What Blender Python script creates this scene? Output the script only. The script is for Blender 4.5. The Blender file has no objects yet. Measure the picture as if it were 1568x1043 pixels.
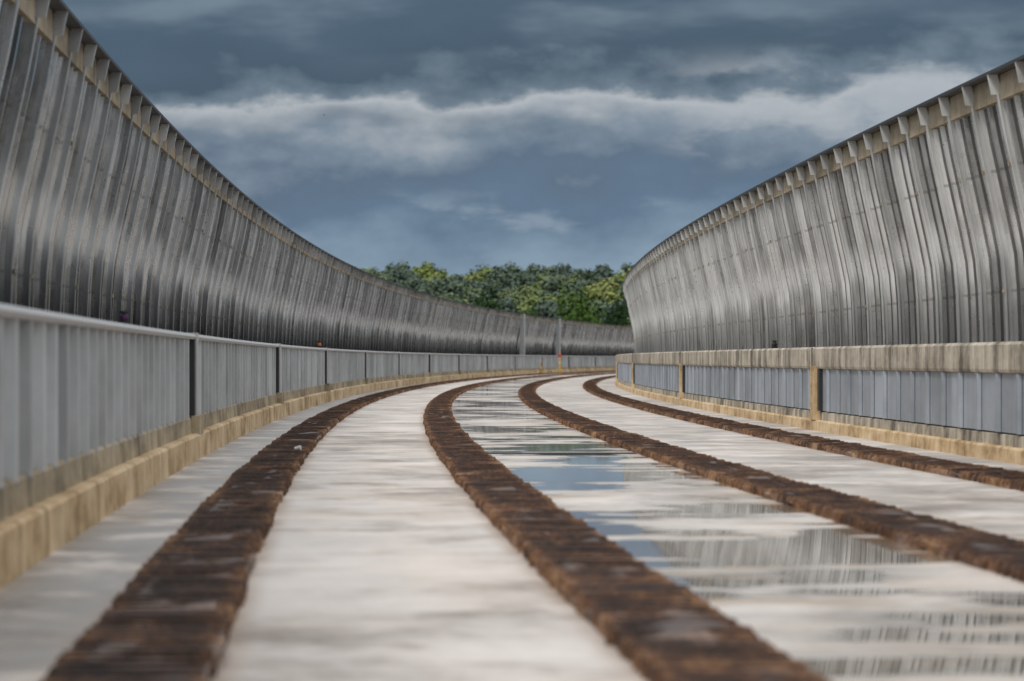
import bpy, math, random
import numpy as np
from mathutils import Vector, noise as mnoise
random.seed(4); rng=np.random.default_rng(4)
sc=bpy.context.scene
sc.view_settings.view_transform='Standard'; sc.view_settings.look='None'; sc.view_settings.exposure=0

# ---------------------------------------------------------------- alignment
def P(o,s,z):
    X=1.295-.0552*s+.000255*s*s; d=-.0552+.00051*s
    L=math.sqrt(1+d*d)
    return (X+o/L, s-o*d/L, z)
# ---------------------------------------------------------------- node helper
class N:
    def __init__(s,nt): s.t=nt
    def n(s,k,**kw):
        x=s.t.nodes.new(k)
        for a,b in kw.items(): setattr(x,a,b)
        return x
    def put(s,sock,v):
        if v is None: return
        if isinstance(v,bpy.types.NodeSocket): s.t.links.new(v,sock)
        else:
            if isinstance(v,(tuple,list)) and len(v)==3 and sock.type=='RGBA': v=(*v,1)
            sock.default_value=v
    def m(s,op,a,b=None,c=None,clamp=False):
        x=s.n('ShaderNodeMath',operation=op,use_clamp=clamp)
        s.put(x.inputs[0],a); s.put(x.inputs[1],b); s.put(x.inputs[2],c); return x.outputs[0]
    def mr(s,v,a,b,c=0.,d=1.,smooth=True):
        x=s.n('ShaderNodeMapRange',interpolation_type='SMOOTHSTEP' if smooth else 'LINEAR')
        for i,q in enumerate((v,a,b,c,d)): s.put(x.inputs[i],q)
        return x.outputs[0]
    def mix(s,f,a,b,blend='MIX'):
        x=s.n('ShaderNodeMix',data_type='RGBA',blend_type=blend)
        s.put(x.inputs[0],f); s.put(x.inputs[6],a); s.put(x.inputs[7],b); return x.outputs[2]
    def noise(s,vec,scale=(1,1,1),det=4,rough=.55,off=(0,0,0)):
        mp=s.n('ShaderNodeMapping'); s.put(mp.inputs[0],vec); mp.inputs[3].default_value=scale; mp.inputs[1].default_value=off
        x=s.n('ShaderNodeTexNoise'); s.put(x.inputs['Vector'],mp.outputs[0])
        x.inputs['Scale'].default_value=1; x.inputs['Detail'].default_value=det; x.inputs['Roughness'].default_value=rough
        return x.outputs[0]
    def ramp(s,f,stops,interp='LINEAR'):
        x=s.n('ShaderNodeValToRGB'); x.color_ramp.interpolation=interp; e=x.color_ramp.elements
        while len(e)<len(stops): e.new(.5)
        for i,(p,c) in enumerate(stops): e[i].position=p; e[i].color=(*c,1)
        s.put(x.inputs[0],f); return x.outputs[0]
    def bump(s,h,st=.3,dist=.02):
        x=s.n('ShaderNodeBump'); s.put(x.inputs['Strength'],st); x.inputs['Distance'].default_value=dist; s.put(x.inputs['Height'],h); return x.outputs[0]
def new_mat(name):
    m=bpy.data.materials.new(name); m.use_nodes=True; nt=m.node_tree; nt.nodes.clear()
    h=N(nt); b=h.n('ShaderNodeBsdfPrincipled'); o=h.n('ShaderNodeOutputMaterial'); nt.links.new(b.outputs[0],o.inputs[0])
    uv=h.n('ShaderNodeUVMap'); sp=h.n('ShaderNodeSeparateXYZ'); nt.links.new(uv.outputs[0],sp.inputs[0])
    tc=h.n('ShaderNodeTexCoord'); s2=h.n('ShaderNodeSeparateXYZ'); nt.links.new(tc.outputs['Object'],s2.inputs[0])
    cb=h.n('ShaderNodeCombineXYZ'); nt.links.new(sp.outputs[0],cb.inputs[0]); nt.links.new(sp.outputs[1],cb.inputs[1]); nt.links.new(s2.outputs[2],cb.inputs[2])
    h.b=b; h.osz=cb.outputs[0]; h.o=sp.outputs[0]; h.s=sp.outputs[1]; h.z=s2.outputs[2]; h.obj=tc.outputs['Object']; h.mat=m
    return h
def setb(h,col=None,rough=None,metal=None,normal=None,spec=None):
    h.put(h.b.inputs['Base Color'],col); h.put(h.b.inputs['Roughness'],rough); h.put(h.b.inputs['Metallic'],metal)
    h.put(h.b.inputs['Normal'],normal); h.put(h.b.inputs['Specular IOR Level'],spec)

# deck concrete ---------------------------------------------------------------
h=new_mat('deck_concrete')
a=h.noise(h.osz,(1.0,.5,1),5,.66); f=h.noise(h.osz,(9,9,1),3,.6)
tr=h.noise(h.osz,(.9,1.1,1),5,.68,(3,9,0)); bg=h.noise(h.osz,(.5,.12,1),3,.5,(9,1,0)); wm=h.noise(h.osz,(.7,.3,1),4,.6,(19,4,0))
t=h.m('ADD',h.m('ADD',h.m('MULTIPLY',a,.35),h.m('MULTIPLY',bg,.22)),h.m('ADD',h.m('MULTIPLY',tr,.33),h.m('MULTIPLY',f,.10)))
col=h.ramp(t,[(.41,(.22,.185,.16)),(.46,(.40,.355,.32)),(.505,(.585,.54,.505)),(.58,(.70,.655,.62))])
col=h.mix(h.mr(wm,.45,.62,0,.3),col,(.56,.46,.37))
dampn=h.noise(h.osz,(.9,.55,1),5,.68,(1,20,0))
lane=h.mr(h.o,-1.8,-2.25)
damp=h.m('MULTIPLY',h.mr(dampn,.40,.53),h.m('ADD',h.m('MULTIPLY',lane,.80),.22),clamp=True)
rl=h.mr(h.o,2.3,2.8); damp=h.m('ADD',damp,h.m('MULTIPLY',h.m('MULTIPLY',rl,.4),h.mr(dampn,.44,.60)),clamp=True)
ch=h.m('MULTIPLY',h.mr(h.o,.15,.35),h.mr(h.o,2.1,1.8))
pn=h.noise(h.osz,(.55,.25,1),3,.55,(11,5.2,0)); pn2=h.noise(h.osz,(.6,1.3,1),4,.6,(5,2,0))
pm=h.m('ADD',h.m('MULTIPLY',pn,.6),h.m('MULTIPLY',pn2,.4))
pud=h.m('MULTIPLY',h.mr(pm,.503,.518),ch)
wet=h.m('MULTIPLY',h.mr(pm,.40,.51),ch)
col=h.mix(h.m('MULTIPLY',damp,.70),col,(.20,.185,.165))
col=h.mix(h.m('MULTIPLY',wet,.38),col,(.36,.31,.25))
col=h.mix(h.m('MULTIPLY',pud,.55),col,(.17,.165,.15))
och=h.m('MULTIPLY',h.m('MULTIPLY',h.mr(h.noise(h.osz,(.8,1.5,1),3,.6,(31,0,0)),.53,.64),ch),.6)
col=h.mix(och,col,(.35,.24,.12))
for c in (-1.83,0.,2.12,4.22):
    d=h.m('ABSOLUTE',h.m('SUBTRACT',h.o,c)); col=h.mix(h.m('MULTIPLY',h.mr(d,.36,.24),h.mr(dampn,.35,.65,.2,.7)),col,(.25,.15,.08))
r=h.m('SUBTRACT',.68,h.m('MULTIPLY',damp,.35)); r=h.m('SUBTRACT',r,h.m('MULTIPLY',wet,.30))
x=h.n('ShaderNodeMix'); h.put(x.inputs[0],pud); h.put(x.inputs[2],r); x.inputs[3].default_value=.03; r=x.outputs[0]
setb(h,col,r,0.,h.bump(h.m('MULTIPLY',tr,h.m('SUBTRACT',1,pud)),.35,.015))
M_DECK=h.mat
def conc(name,c1,c2,c3,sc_=1.,joint=True,vert=.35):
    h=new_mat(name)
    a=h.noise(h.osz,(1*sc_,.55*sc_,2.2*sc_),5,.65); v=h.noise(h.osz,(1,2.2,.5),4,.65,(4,4,0)); f=h.noise(h.osz,(12,12,12),3,.6)
    t=h.m('ADD',h.m('MULTIPLY',a,.85-vert),h.m('ADD',h.m('MULTIPLY',v,vert),h.m('MULTIPLY',f,.15)))
    col=h.ramp(t,[(.40,c1),(.49,c2),(.59,c3)])
    if joint: j=h.m('PINGPONG',h.s,2.5); col=h.mix(h.mr(j,.03,.01,0,.35),col,(.12,.10,.07))
    setb(h,col,.8,0.); return h.mat
M_KERB=conc('kerb_concrete',(.28,.17,.07),(.56,.40,.22),(.72,.56,.36))
M_KERB2=conc('stained_concrete',(.13,.11,.07),(.30,.245,.16),(.48,.40,.28))
M_PAR=conc('parapet_concrete',(.11,.095,.07),(.33,.29,.225),(.58,.52,.43),1.,False,.6)
M_TAN=conc('coping_infill',(.15,.12,.08),(.30,.245,.165),(.43,.36,.26))
M_GIRD=conc('girder_concrete',(.25,.24,.22),(.36,.35,.33),(.45,.44,.42),.3)
# rust
h=new_mat('rusty_rebar')
a=h.noise(h.osz,(3.5,1.3,2),5,.7); b2=h.noise(h.osz,(.3,.7,1),3,.6,(2,9,0)); f=h.noise(h.osz,(30,8,20),4,.65)
t=h.m('ADD',h.m('MULTIPLY',a,.42),h.m('ADD',h.m('MULTIPLY',b2,.28),h.m('MULTIPLY',f,.3)))
ed=None
for c in (-1.83,0.,2.12,4.22):
    d=h.m('ABSOLUTE',h.m('SUBTRACT',h.o,c)); q=h.m('MULTIPLY',h.mr(d,.15,.23),h.mr(d,.4,.3)); ed=q if ed is None else h.m('MAXIMUM',ed,q)
t=h.m('ADD',t,h.m('MULTIPLY',ed,.06))
col=h.ramp(t,[(.41,(.020,.011,.008)),(.475,(.052,.025,.015)),(.53,(.105,.050,.026)),(.585,(.22,.112,.052)),(.665,(.42,.265,.15))])
setb(h,col,.55,0.,h.bump(f,.7,.012)); M_RUST=h.mat
def metal(name,c1,c2,rough,seedo,mt=.85,rib=.6,lo=.45,sheen=0.,trough=0.):
    h=new_mat(name)
    dv=h.m('DIVIDE',h.m('ADD',h.s,40.0),rib); cell=h.m('FLOOR',dv); fr2=h.m('FRACT',dv)
    w=h.n('ShaderNodeTexWhiteNoise',noise_dimensions='1D'); h.put(w.inputs['W'],h.m('ADD',cell,seedo))
    st=h.noise(h.osz,(1,4,.3),3,.6,(seedo,0,0)); bl=h.noise(h.osz,(1,.4,1.3),4,.65,(0,seedo,0))
    t=h.m('ADD',h.m('MULTIPLY',w.outputs[0],.36),h.m('ADD',h.m('MULTIPLY',st,.30),h.m('MULTIPLY',bl,.34)))
    col=h.ramp(t,[(.26,c1),(.62,c2)])
    g=h.mr(h.z,2.35,1.25,1.,lo); col=h.mix(1.,col,g,'MULTIPLY')  # shade painted in: colour darkens toward the barrier base
    r=h.mr(bl,.35,.65,rough-.08,rough+.12)
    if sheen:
        # highlight painted into the colour around the formed bend of each profile
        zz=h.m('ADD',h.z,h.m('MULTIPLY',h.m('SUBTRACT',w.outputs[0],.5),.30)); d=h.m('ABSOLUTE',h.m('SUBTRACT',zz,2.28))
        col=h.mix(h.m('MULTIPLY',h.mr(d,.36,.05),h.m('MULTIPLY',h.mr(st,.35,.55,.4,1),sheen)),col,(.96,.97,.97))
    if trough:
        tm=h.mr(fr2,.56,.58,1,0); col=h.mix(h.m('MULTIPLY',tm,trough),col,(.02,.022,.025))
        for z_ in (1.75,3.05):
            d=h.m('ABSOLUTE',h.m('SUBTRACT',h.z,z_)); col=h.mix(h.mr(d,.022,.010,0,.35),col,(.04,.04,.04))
    setb(h,col,r,mt); return h.mat
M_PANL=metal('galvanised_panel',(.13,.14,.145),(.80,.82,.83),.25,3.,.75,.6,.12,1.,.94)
M_PANR=metal('galvanised_panel_right',(.28,.28,.27),(.90,.90,.88),.30,9.,.5,.6,.42,.9,.95)  # right-hand panels, paler base colours than the left
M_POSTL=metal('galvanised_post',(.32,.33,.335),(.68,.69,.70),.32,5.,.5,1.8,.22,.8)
M_POST=metal('galvanised_post_right',(.54,.545,.54),(.84,.85,.84),.38,6.,.4,1.8,.6,.5)  # right-hand posts, paler base colours than the left
h=new_mat('dark_steel'); setb(h,(.035,.037,.04),.5,.3); M_DARK=h.mat
def paint(name,c):
    h=new_mat(name)
    a=h.noise(h.osz,(1,.6,1.2),4,.65); v=h.noise(h.osz,(1,9,.5),4,.6,(4,4,0))
    cell=h.n('ShaderNodeTexWhiteNoise',noise_dimensions='1D'); h.put(cell.inputs['W'],h.m('FLOOR',h.m('DIVIDE',h.s,1.1)))
    t=h.m('ADD',h.m('ADD',h.m('MULTIPLY',a,.5),h.m('MULTIPLY',v,.3)),h.m('MULTIPLY',cell.outputs[0],.2))
    col=h.ramp(t,[(.35,tuple(q*.66 for q in c)),(.65,tuple(min(1,q*1.2) for q in c))])
    setb(h,col,.42,.25,None); return h.mat
M_FENL=paint('grey_fence_panel',(.53,.56,.58))
M_FENR=paint('grey_mesh_panel',(.39,.435,.49))
def flat(name,c,r=.6,mt=0.):
    h=new_mat(name); n=h.noise(h.obj,(30,30,30),3); col=h.mix(n,tuple(q*.7 for q in c),c); setb(h,col,r,mt); return h.mat
M_YEL=flat('yellow_paint',(.75,.45,.05)); M_RED=flat('red_plastic',(.7,.03,.02),.4); M_WHT=flat('white_plastic',(.75,.75,.75),.4)
M_LG=flat('light_grey_steel',(.6,.61,.62),.5,.3); M_BG=flat('blue_grey_steel',(.16,.18,.21),.5,.2)
M_BLK=flat('black_plastic',(.02,.015,.025)); M_ORG=flat('amber_lens',(.65,.22,.02),.25)

# ---------------------------------------------------------------- mesh helpers
def mk(name,V,F,mat,UV=None,parent=None,smooth=False):
    me=bpy.data.meshes.new(name); me.from_pydata(V,[],F)
    if UV is not None:
        l=me.uv_layers.new(name='UVMap'); idx=np.empty(len(me.loops),dtype=np.int32); me.loops.foreach_get('vertex_index',idx)
        l.data.foreach_set('uv',np.array(UV,dtype=np.float32)[idx].ravel())
    me.materials.append(mat)
    if smooth: me.polygons.foreach_set('use_smooth',[True]*len(me.polygons))
    me.update(); ob=bpy.data.objects.new(name,me); sc.collection.objects.link(ob)
    if parent: ob.parent=parent
    return ob
def empty(name):
    e=bpy.data.objects.new(name,None); sc.collection.objects.link(e); e.empty_display_size=.5; return e
class B:
    def __init__(s): s.V=[];s.F=[];s.U=[]
    def hex(s,p):
        n=len(s.V)
        for q in p: s.V.append(P(*q)); s.U.append((q[0],q[1]))
        s.F+=[(n,n+3,n+2,n+1),(n+4,n+5,n+6,n+7),(n,n+1,n+5,n+4),(n+1,n+2,n+6,n+5),(n+2,n+3,n+7,n+6),(n+3,n,n+4,n+7)]
    def box(s,o0,o1,s0,s1,z0,z1):
        s.hex([(o0,s0,z0),(o1,s0,z0),(o1,s1,z0),(o0,s1,z0),(o0,s0,z1),(o1,s0,z1),(o1,s1,z1),(o0,s1,z1)])
    def mk(s,name,mat,parent=None): return mk(name,s.V,s.F,mat,s.U,parent)
def sweep(name,prof,S,mat,parent=None,offs=None,closed=False,smooth=False,jit=0):
    V=[];U=[];F=[];k=len(prof)
    for i,s in enumerate(S):
        d=offs[i] if offs is not None else 0
        for j,(o,z) in enumerate(prof):
            jj=jit*mnoise.noise(Vector((s*1.3,j*3.1,o))) if jit else 0
            V.append(P(o+d+jj,s,z+jj*.6)); U.append((o+d,s))
    kk=k if closed else k-1
    for i in range(len(S)-1):
        for j in range(kk):
            a=i*k+j; b=i*k+(j+1)%k; F.append((a,b,b+k,a+k))
    return mk(name,V,F,mat,U,parent,smooth)
S0,S1=-40.,620.
SS=list(np.arange(S0,S1+.1,2.))

# ---------------------------------------------------------------- deck
V=[];U=[];F=[];os_=np.linspace(-4.6,6.7,24)
for s in SS:
    for o in os_: V.append(P(o,s,0)); U.append((o,s))
k=len(os_)
for i in range(len(SS)-1):
    for j in range(k-1): a=i*k+j; F.append((a,a+1,a+k+1,a+k))
deck=mk('bridge_deck',V,F,M_DECK,U)
girder=empty('viaduct_girder')
sweep('box_girder',[(-4.6,-.01),(6.7,-.01),(6.75,-.45),(3.8,-.9),(3.0,-3.4),(-1.0,-3.4),(-1.8,-.9),(-4.65,-.45)],SS,M_GIRD,girder,closed=True)
b=B()
for s in range(0,620,60): b.hex([(-.6,s-1,-16),(2.6,s-1,-16),(2.6,s+1,-16),(-.6,s+1,-16),(-1.,s-1.3,-3.4),(3.,s-1.3,-3.4),(3.,s+1.3,-3.4),(-1.,s+1.3,-3.4)])
b.mk('piers',M_GIRD,girder)
b=B()
for s in (41.2,101.2,161.2,221.2): b.box(.26,1.86,s,s+.26,.004,.012)
b.mk('expansion_joint',M_DARK)

# ---------------------------------------------------------------- rust strips
for ci,c in enumerate((-1.83,0.,2.12,4.22)):
    e=empty('rusty_rebar_strip')
    SR=list(np.arange(2,420,.35))
    sweep('bed',[(c-.235,.001),(c-.228,.042),(c-.15,.052),(c-.05,.05),(c+.05,.052),(c+.15,.05),(c+.228,.042),(c+.235,.001)],SR,M_RUST,e,jit=.04)
    b=B(); s=2.
    while s<400:
        w=.240+random.uniform(-.012,.012)+.014*mnoise.noise(Vector((s*.7,ci*5,0))); cc=c+.008*math.sin(s*.9+ci)+random.uniform(-.006,.006)
        zt=.062+random.uniform(-.004,.005)+.010*mnoise.noise(Vector((s*.55,ci*7,3)))
        t=.012; tilt=random.uniform(-.007,.007)
        b.hex([(cc-w,s-t,zt-.022),(cc+w,s-t,zt-.022+tilt),(cc+w,s+t,zt-.022+tilt),(cc-w,s+t,zt-.022),(cc-w+.012,s-t,zt),(cc+w-.012,s-t,zt+tilt),(cc+w-.012,s+t,zt+tilt),(cc-w+.012,s+t,zt)])
        for sg in (-1,1):
            q=cc+sg*w
            b.box(min(q,q-sg*.026),max(q,q-sg*.026),s-t,s+t,0.0,zt-.024)
        s+=.13+random.uniform(-.04,.04) if s<140 else .3
    b.mk('hoops',M_RUST,e)

# ---------------------------------------------------------------- left parapet fence
e=empty('parapet_fence')
sweep('kerb_step',[(-2.65,0),(-2.655,.23),(-2.675,.25),(-2.74,.25)],SS,M_KERB,e)
sweep('kerb_upper',[(-2.735,.2),(-2.745,.40),(-2.76,.42),(-3.1,.42),(-3.1,0)],SS,M_KERB2,e)
jl=[-10,15,40,67,92,118,143]+[143+25*i for i in range(1,19)]
S=[];O=[]
pitch=.9
for s in np.arange(S0,S1,pitch):
    for d,a in ((0,0),(.60,0),(.62,.06),(.78,.06),(.80,0)): S.append(s+d); O.append(a)
sweep('panels',[(-2.80,.40),(-2.80,1.22)],S,M_FENL,e,offs=O)
sweep('back',[(-2.9,.42),(-2.9,1.18)],SS,M_FENL,e)
sweep('top_rail',[(-2.90,1.20),(-2.72,1.20),(-2.70,1.225),(-2.72,1.255),(-2.90,1.255)],SS,M_LG,e,closed=True)
b=B();b2_=B();b3=B()
for s in jl:
    b.box(-2.74,-2.655,s-.45,s+.45,.24,.43); b2_.box(-2.80,-2.71,s-.45,s-.2,.43,1.20); b3.box(-2.80,-2.70,s-.2,s+.25,.43,1.268)
b.mk('joint_blocks',M_KERB2,e); b2_.mk('joint_gaps',M_DARK,e); b3.mk('joint_posts',M_LG,e)

# ---------------------------------------------------------------- right parapet wall
e=empty('parapet_wall')
sweep('kerb_step',[(5.2,0),(5.205,.13),(5.22,.15),(5.27,.15)],SS,M_KERB,e)
sweep('wall',[(5.265,.1),(5.27,.26),(5.33,.27),(5.33,.85),(5.24,.87),(5.23,.90),(5.23,1.14),(5.26,1.17),(5.62,1.17),(5.62,0)],SS,M_PAR,e)
S=[];O=[]
for s in np.arange(S0,S1,1.25):
    for d,a in ((0,0),(1.0,0),(1.03,-.035),(1.12,-.035),(1.15,0)): S.append(s+d); O.append(a)
sweep('mesh_panels',[(5.28,.28),(5.28,.86)],S,M_FENR,e,offs=O)
b=B(); b2_=B()
for s in [25+30*i for i in range(-2,20)]:
    b.box(5.195,5.33,s-.3,s+.3,.15,.90); b2_.box(5.23,5.33,s+.36,s+.62,.28,.862); b2_.box(5.23,5.33,s-.6,s-.36,.28,.862)
b.mk('pilasters',M_KERB,e); b2_.mk('pilaster_gaps',M_DARK,e)
b=B()
for s in [25+30*i for i in range(-2,20)]: b.box(5.222,5.24,s+.3,s+.36,.88,1.16)
b.mk('wall_joints',M_DARK,e)
b=B()
for s in np.arange(S0,S1,1.25): b.box(5.274,5.285,s+.93,s+.96,.285,.855)
b.mk('panel_gaps',M_BG,e)

# ---------------------------------------------------------------- noise barriers
prof=[(.42,.55),(.42,1.3),(.40,1.8),(.37,2.15),(.30,2.5),(.21,2.9),(.11,3.35),(.03,3.78)]
for side,base,mp,mpost in ((-1,-3.7,M_PANL,M_POSTL),(1,5.7,M_PANR,M_POST)):
    e=empty('noise_barrier')
    S=[];O=[]
    for s in np.arange(S0,S1,.6):
        for d,a in ((0,0),(.355,0),(.37,.036),(.50,.036),(.515,0)): S.append(s+d); O.append(-side*a)
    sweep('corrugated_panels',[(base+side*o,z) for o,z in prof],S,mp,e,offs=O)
    sweep('back_sheet',[(base+side*(o+.1),z) for o,z in prof],SS,M_DARK,e)
    b=B(); bt=B(); bb=B()
    bay=1.8; s=S0
    def L(a,c): return (a,c) if a<c else (c,a)
    while s<S1:
        for (o0,z0),(o1,z1) in zip(prof[:-1],prof[1:]):
            for q0,q1,w in ((-.075,0,.022),(-.09,-.075,.05)):
                a0,c0=L(base+side*(o0+q0),base+side*(o0+q1)); a1,c1=L(base+side*(o1+q0),base+side*(o1+q1))
                b.hex([(a0,s-w,z0),(c0,s-w,z0),(c0,s+w,z0),(a0,s+w,z0),(a1,s-w,z1),(c1,s-w,z1),(c1,s+w,z1),(a1,s+w,z1)])
        q=[(base+side*.0,3.78),(base-side*.115,3.78),(base-side*.16,3.99),(base-side*.06,3.99)]
        a=sorted(q[:2]); c=sorted(q[2:]); w=.04
        b.hex([(a[0][0],s-w,3.78),(a[1][0],s-w,3.78),(a[1][0],s+w,3.78),(a[0][0],s+w,3.78),(c[0][0],s-w,3.99),(c[1][0],s-w,3.99),(c[1][0],s+w,3.99),(c[0][0],s+w,3.99)])
        a=sorted((base-side*.035,base+side*.07))
        bt.box(a[0],a[1],s+.07,s+bay-.07,3.72,3.985)
        for zz,oo in ((1.75,.40),(3.05,.175)):
            if random.random()<.5:
                a=sorted((base+side*(oo-.11),base+side*(oo-.07))); bb.box(a[0],a[1],s-.035,s+.035,zz-.02,zz+.02)
        s+=bay
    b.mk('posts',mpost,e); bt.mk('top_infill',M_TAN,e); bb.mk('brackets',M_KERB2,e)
    a=sorted((base-side*.165,base+side*.10))
    sweep('cap_rail',[(a[0],3.99),(a[1],3.99),(a[1],4.02),(a[0],4.02)],SS,M_DARK,e,closed=True)
    if side<0:
        b=B()
        for s in (262,294): b.box(base-.1,base+.2,s-.5,s+.5,.6,4.04)
        b.mk('joint_columns',M_LG,e)

# ---------------------------------------------------------------- small things
def prim(fn,mat,parent,name,**kw):
    fn(**kw); o=bpy.context.object; o.name=name; o.data.materials.append(mat); o.parent=parent; return o
cyl=bpy.ops.mesh.primitive_cylinder_add; sph=bpy.ops.mesh.primitive_uv_sphere_add; con=bpy.ops.mesh.primitive_cone_add
def marker(o,s,hgt,top):
    e=empty('warning_post'); x,y,_=P(o,s,0)
    prim(cyl,M_BLK,e,'foot',vertices=16,radius=.2,depth=.06,location=(x,y,.03))
    prim(con,M_YEL,e,'post',vertices=16,radius1=.09,radius2=.05,depth=hgt,location=(x,y,.06+hgt/2))
    prim(cyl,M_WHT,e,'band',vertices=16,radius=.085,depth=.1,location=(x,y,.06+hgt*.6))
    prim(sph,M_RED if top else M_YEL,e,'lamp',segments=16,ring_count=8,radius=.12 if top else .07,location=(x,y,.12+hgt))
marker(-1.7,270,1.15,True); marker(-2.4,262,.6,False)
def lamp(o,s,z,lens,sz=1):
    e=empty('warning_lamp'); x,y,_=P(o,s,0)
    prim(cyl,M_BLK,e,'base',vertices=16,radius=.06*sz,depth=.05*sz,location=(x,y,z+.025*sz))
    prim(sph,lens,e,'lens',segments=16,ring_count=8,radius=.055*sz,location=(x,y,z+.085*sz))
    prim(cyl,M_BLK,e,'guard',vertices=16,radius=.05*sz,depth=.02,location=(x,y,z+.15*sz))
lamp(-2.8,89.5,1.255,M_ORG,.9); lamp(5.4,63,1.17,M_BLK,.8); lamp(-2.8,29.5,1.262,flat('purple_plastic',(.08,.02,.09)),.6)
e=empty('paper_cup'); x,y,_=P(-1.68,40,0)
c=prim(con,M_WHT,e,'cup',vertices=20,radius1=.017,radius2=.025,depth=.065,location=(x,y,.092)); c.rotation_euler=(1.4,0,1.3)
x,y,z=-14.4,300,19.7
mk('flying_bird',[(x-.16,y,z+.06),(x-.08,y+.05,z+.02),(x-.08,y-.06,z+.02),(x,y+.12,z),(x,y-.14,z),(x,y,z-.04),(x+.08,y+.05,z+.02),(x+.08,y-.06,z+.02),(x+.16,y,z+.05),(x,y,z+.04)],
   [(0,1,2),(1,3,9),(1,9,2),(2,9,4),(3,6,9),(6,7,9),(7,4,9),(6,8,7),(1,2,5),(2,4,5),(3,1,5),(6,3,5),(7,6,5),(4,7,5)],M_BLK)

# ---------------------------------------------------------------- terrain
def smooth(a,b,x): t=max(0,min(1,(x-a)/(b-a))); return t*t*(3-2*t)
def gz(x,y):
    z=-15+7*smooth(350,800,y)+33*smooth(750,1480,y)-10*smooth(1600,3000,y)
    if y>300: z+=5*mnoise.noise(Vector((x/45,y/150,0)))*smooth(300,1200,y)
    return z
xs=np.concatenate([np.linspace(-9000,-450,18),np.linspace(-400,400,81),np.linspace(450,9000,18)])
ys=np.concatenate([np.linspace(-6000,-100,15),np.linspace(0,1700,86),np.linspace(1800,12000,20)])
V=[(x,y,gz(x,y)) for y in ys for x in xs]; k=len(xs)
F=[(i*k+j,i*k+j+1,(i+1)*k+j+1,(i+1)*k+j) for i in range(len(ys)-1) for j in range(k-1)]
h=new_mat('grassland')
a=h.noise(h.obj,(.02,.02,.02),5,.6); f=h.noise(h.obj,(.5,.5,.5),3)
col=h.ramp(h.m('ADD',h.m('MULTIPLY',a,.7),h.m('MULTIPLY',f,.3)),[(.38,(.035,.055,.02)),(.5,(.07,.11,.03)),(.62,(.13,.15,.05))])
setb(h,col,.9,0.); mk('ground',V,F,h.mat,None,None,True)

# ---------------------------------------------------------------- trees
def leafmat(name,cs):
    h=new_mat(name); oi=h.n('ShaderNodeObjectInfo')
    a=h.noise(h.obj,(.3,.3,.3),2,.6)
    rr=h.m('POWER',oi.outputs['Random'],1.4)
    t=h.m('ADD',h.m('MULTIPLY',a,.35),h.m('MULTIPLY',rr,.65))
    col=h.ramp(t,cs)
    setb(h,col,.8,0.,None,.15); return h.mat
M_LEAF=leafmat('woodland_foliage',[(.12,(.080,.115,.100)),(.34,(.11,.150,.100)),(.55,(.14,.180,.090)),(.68,(.21,.26,.07)),(.85,(.25,.28,.10))])  # pale blue-grey distance haze painted into the leaf colours
M_LEAFD=leafmat('oak_foliage',[(.15,(.018,.042,.016)),(.5,(.036,.078,.020)),(.8,(.06,.11,.022))])
M_BARK=flat('bark',(.09,.07,.05),.9)
def tree_mesh(name,seed,H,R,nclump,nleaf,ls,leaf):
    r=random.Random(seed); V=[];F=[];MI=[]
    def tube(p0,p1,r0,r1,n=6):
        d=(Vector(p1)-Vector(p0)).normalized(); u=d.orthogonal().normalized(); v=d.cross(u); b0=len(V)
        for p,rr in ((p0,r0),(p1,r1)):
            for i in range(n):
                q=Vector(p)+(u*math.cos(6.283*i/n)+v*math.sin(6.283*i/n))*rr; V.append(tuple(q))
        for i in range(n): F.append((b0+i,b0+(i+1)%n,b0+n+(i+1)%n,b0+n+i)); MI.append(1)
    tube((0,0,-1),(0.1,0,H*.35),.035*H,.026*H); tube((.1,0,H*.35),(.3,.2,H*.8),.026*H,.008*H)
    cl=[]
    for i in range(nclump):
        th=r.uniform(0,6.283); el=r.uniform(.0,1.)
        zz=H*(.26+.66*el); rad=R*math.sqrt(max(.03,1-((el-.40)/.64)**2))*r.uniform(.45,.9)
        c=(rad*math.cos(th),rad*math.sin(th),zz); cr=R*r.uniform(.24,.40); cl.append((c,cr))
        if i%2==0: tube((.15,.05,H*r.uniform(.25,.5)),c,.012*H,.004*H,5)
    cl.append(((0,0,H*.55),R*.5))
    for c,cr in cl:
        for j in range(nleaf):
            d=Vector((r.gauss(0,1),r.gauss(0,1),r.gauss(0,1))).normalized()
            q=Vector(c)+d*cr*(r.random()**.35)
            n=(d+Vector((r.uniform(-.6,.6),r.uniform(-.6,.6),r.uniform(-.1,.9)))).normalized(); u=n.orthogonal().normalized(); v=n.cross(u); a=r.uniform(0,3.14)
            u,v=u*math.cos(a)+v*math.sin(a),v*math.cos(a)-u*math.sin(a); s=ls*r.uniform(.6,1.3); b0=len(V)
            for su,sv in ((-1,-.5),(.2,-.8),(1,.3),(-.3,.8)): V.append(tuple(q+u*su*s+v*sv*s))
            F.append((b0,b0+1,b0+2,b0+3)); MI.append(0)
    me=bpy.data.meshes.new(name); me.from_pydata(V,[],F); me.materials.append(leaf); me.materials.append(M_BARK)
    me.polygons.foreach_set('material_index',MI); me.update(); return me
protos=[tree_mesh('woodland_tree_%d'%i,10+i,random.uniform(10,13),random.uniform(5.6,7.8),26,80,.5,M_LEAF) for i in range(6)]
wood=empty('distant_woodland')
y=620.
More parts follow.
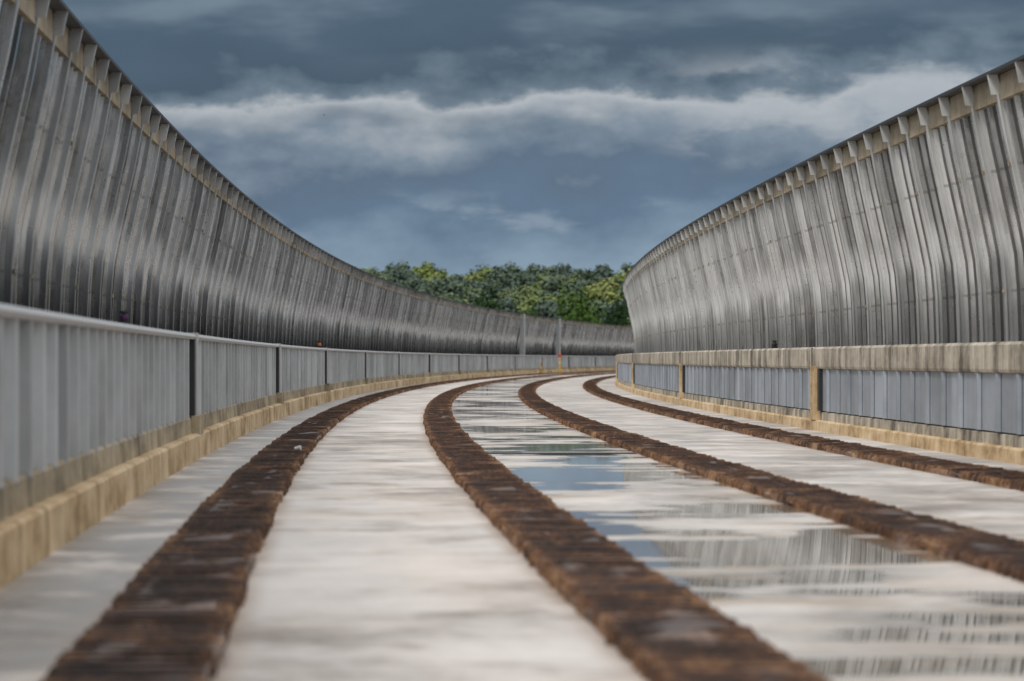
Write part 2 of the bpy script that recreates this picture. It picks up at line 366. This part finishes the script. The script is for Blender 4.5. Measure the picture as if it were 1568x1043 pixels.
while y<1560:
    x=-.075*y-35
    while x<.075*y+35:
        xx=x+random.uniform(-4,4); yy=y+random.uniform(-7,7)
        dens=mnoise.noise(Vector((xx/45,yy/90,5)))
        if yy>1000 or dens>.12:
            o=bpy.data.objects.new('tree',random.choice(protos)); sc.collection.objects.link(o); o.parent=wood
            o.location=(xx,yy,gz(xx,yy)-1.5); s_=random.uniform(.55,1.2); o.scale=(s_,s_,s_*random.uniform(.7,1.0)); o.rotation_euler[2]=random.uniform(0,6.28)
        x+=random.uniform(9,14)
    y+=18
oaks=[tree_mesh('oak_%d'%i,50+i,14,6.2,38,150,.30,M_LEAFD) for i in range(3)]
for i,(px,py_top,wpx,D) in enumerate(((885,456,108,600),(748,457,76,640),(944,472,56,560),(812,478,40,620),(700,466,50,650),(650,474,50,600),(1010,462,80,620),(590,474,70,580))):
    x=(px-784)/6000*D; top=1+(550-py_top)/6000*D; g=gz(x,D); H=top-g
    o=bpy.data.objects.new('oak_tree',oaks[i%3]); sc.collection.objects.link(o)
    w=wpx/6000*D/12.0; o.location=(x,D,g); o.scale=(w,w,H/13.6); o.rotation_euler[2]=i*1.7

# ---------------------------------------------------------------- world
w=bpy.data.worlds.new('World'); sc.world=w; w.use_nodes=True; nt=w.node_tree; nt.nodes.clear(); h=N(nt)
tc=h.n('ShaderNodeTexCoord'); D=tc.outputs['Generated']; sp=h.n('ShaderNodeSeparateXYZ'); h.put(sp.inputs[0],D)
ex,ez=sp.outputs[0],sp.outputs[2]
n1=h.noise(D,(34,34,60),7,.56,(0,2.3,.4)); n2=h.noise(D,(9,9,34),4,.5,(3.1,0,1.2)); n3=h.noise(D,(16,16,60),4,.5,(8,1,5))
n5=h.noise(D,(26,26,70),5,.55,(2,7,3))
dn=h.m('SUBTRACT',n1,.5)
e_=h.m('ADD',ez,h.m('MULTIPLY',dn,.036)); e_=h.m('ADD',e_,h.m('MULTIPLY',h.m('SUBTRACT',n2,.5),.020))
e_=h.m('SUBTRACT',e_,h.m('MULTIPLY',ex,.05))
f=h.mr(e_,0,.12,0,1,False)
def L(r,g,b): return tuple(((c/255)/12.92 if c/255<.04045 else ((c/255+.055)/1.055)**2.4) for c in (r,g,b))
col=h.ramp(f,[(0,L(145,164,180)),(.20,L(130,153,173)),(.33,L(90,114,140)),(.40,L(86,106,130)),(.46,L(122,137,154)),(.545,L(178,183,189)),(.58,L(104,120,136)),(.64,L(62,82,102)),(.76,L(70,90,110)),(.90,L(98,116,132)),(1,L(114,130,144))])
hi=h.mr(ez,.07,.085); col=h.mix(h.m('MULTIPLY',h.mr(n3,.48,.68,0,.5),hi),col,L(132,148,162))
lo=h.m('MULTIPLY',h.mr(ez,.026,.034),h.mr(ez,.046,.036)); col=h.mix(h.m('MULTIPLY',h.mr(n5,.55,.66,0,.5),lo),col,L(152,168,184))
col=h.mix(h.mr(n2,.46,.34,0,.5),col,L(64,84,106))
rt=h.m('MULTIPLY',h.mr(ex,.03,.06),h.m('MULTIPLY',h.mr(ez,.046,.056),h.mr(ez,.082,.068)))
col=h.mix(h.m('MULTIPLY',h.mr(n5,.44,.56,0,.75),rt),col,L(172,178,186))
up=h.mr(ez,.11,.5); n4=h.noise(D,(3,3,5),4,.6)
upc=h.ramp(n4,[(.35,(.55,.58,.62)),(.6,(1.0,.99,.97))])
upc=h.mix(1.,upc,(1.42,1.42,1.42),'MULTIPLY')
col=h.mix(up,col,upc)
b1=h.n('ShaderNodeBackground'); h.put(b1.inputs[0],col); b1.inputs[1].default_value=1.0
sky=h.n('ShaderNodeTexSky',sky_type='NISHITA',sun_disc=False); sky.sun_elevation=math.radians(48); sky.sun_rotation=math.radians(215)
b2=h.n('ShaderNodeBackground'); h.put(b2.inputs[0],sky.outputs[0]); b2.inputs[1].default_value=.1
mx=h.n('ShaderNodeMixShader'); mx.inputs[0].default_value=.94; nt.links.new(b2.outputs[0],mx.inputs[1]); nt.links.new(b1.outputs[0],mx.inputs[2])
o=h.n('ShaderNodeOutputWorld'); nt.links.new(mx.outputs[0],o.inputs[0])
sl=bpy.data.lights.new('sun','SUN'); sl.energy=1.5; sl.angle=math.radians(12); sl.color=(1,.95,.88)
so=bpy.data.objects.new('sun',sl); sc.collection.objects.link(so)
az=math.radians(215); el=math.radians(48)
d=Vector((math.sin(az)*math.cos(el),math.cos(az)*math.cos(el),math.sin(el)))
so.rotation_euler=d.to_track_quat('Z','Y').to_euler()

# ---------------------------------------------------------------- camera
cd=bpy.data.cameras.new('camera'); co=bpy.data.objects.new('camera',cd); sc.collection.objects.link(co); sc.camera=co
cd.sensor_width=36; cd.lens=6000/1568*36; cd.clip_start=.1; cd.clip_end=30000
co.location=(0,0,1); co.rotation_euler=(math.radians(90)+28.5/6000,0,0)
cd.dof.use_dof=True; cd.dof.focus_distance=62; cd.dof.aperture_fstop=3.6
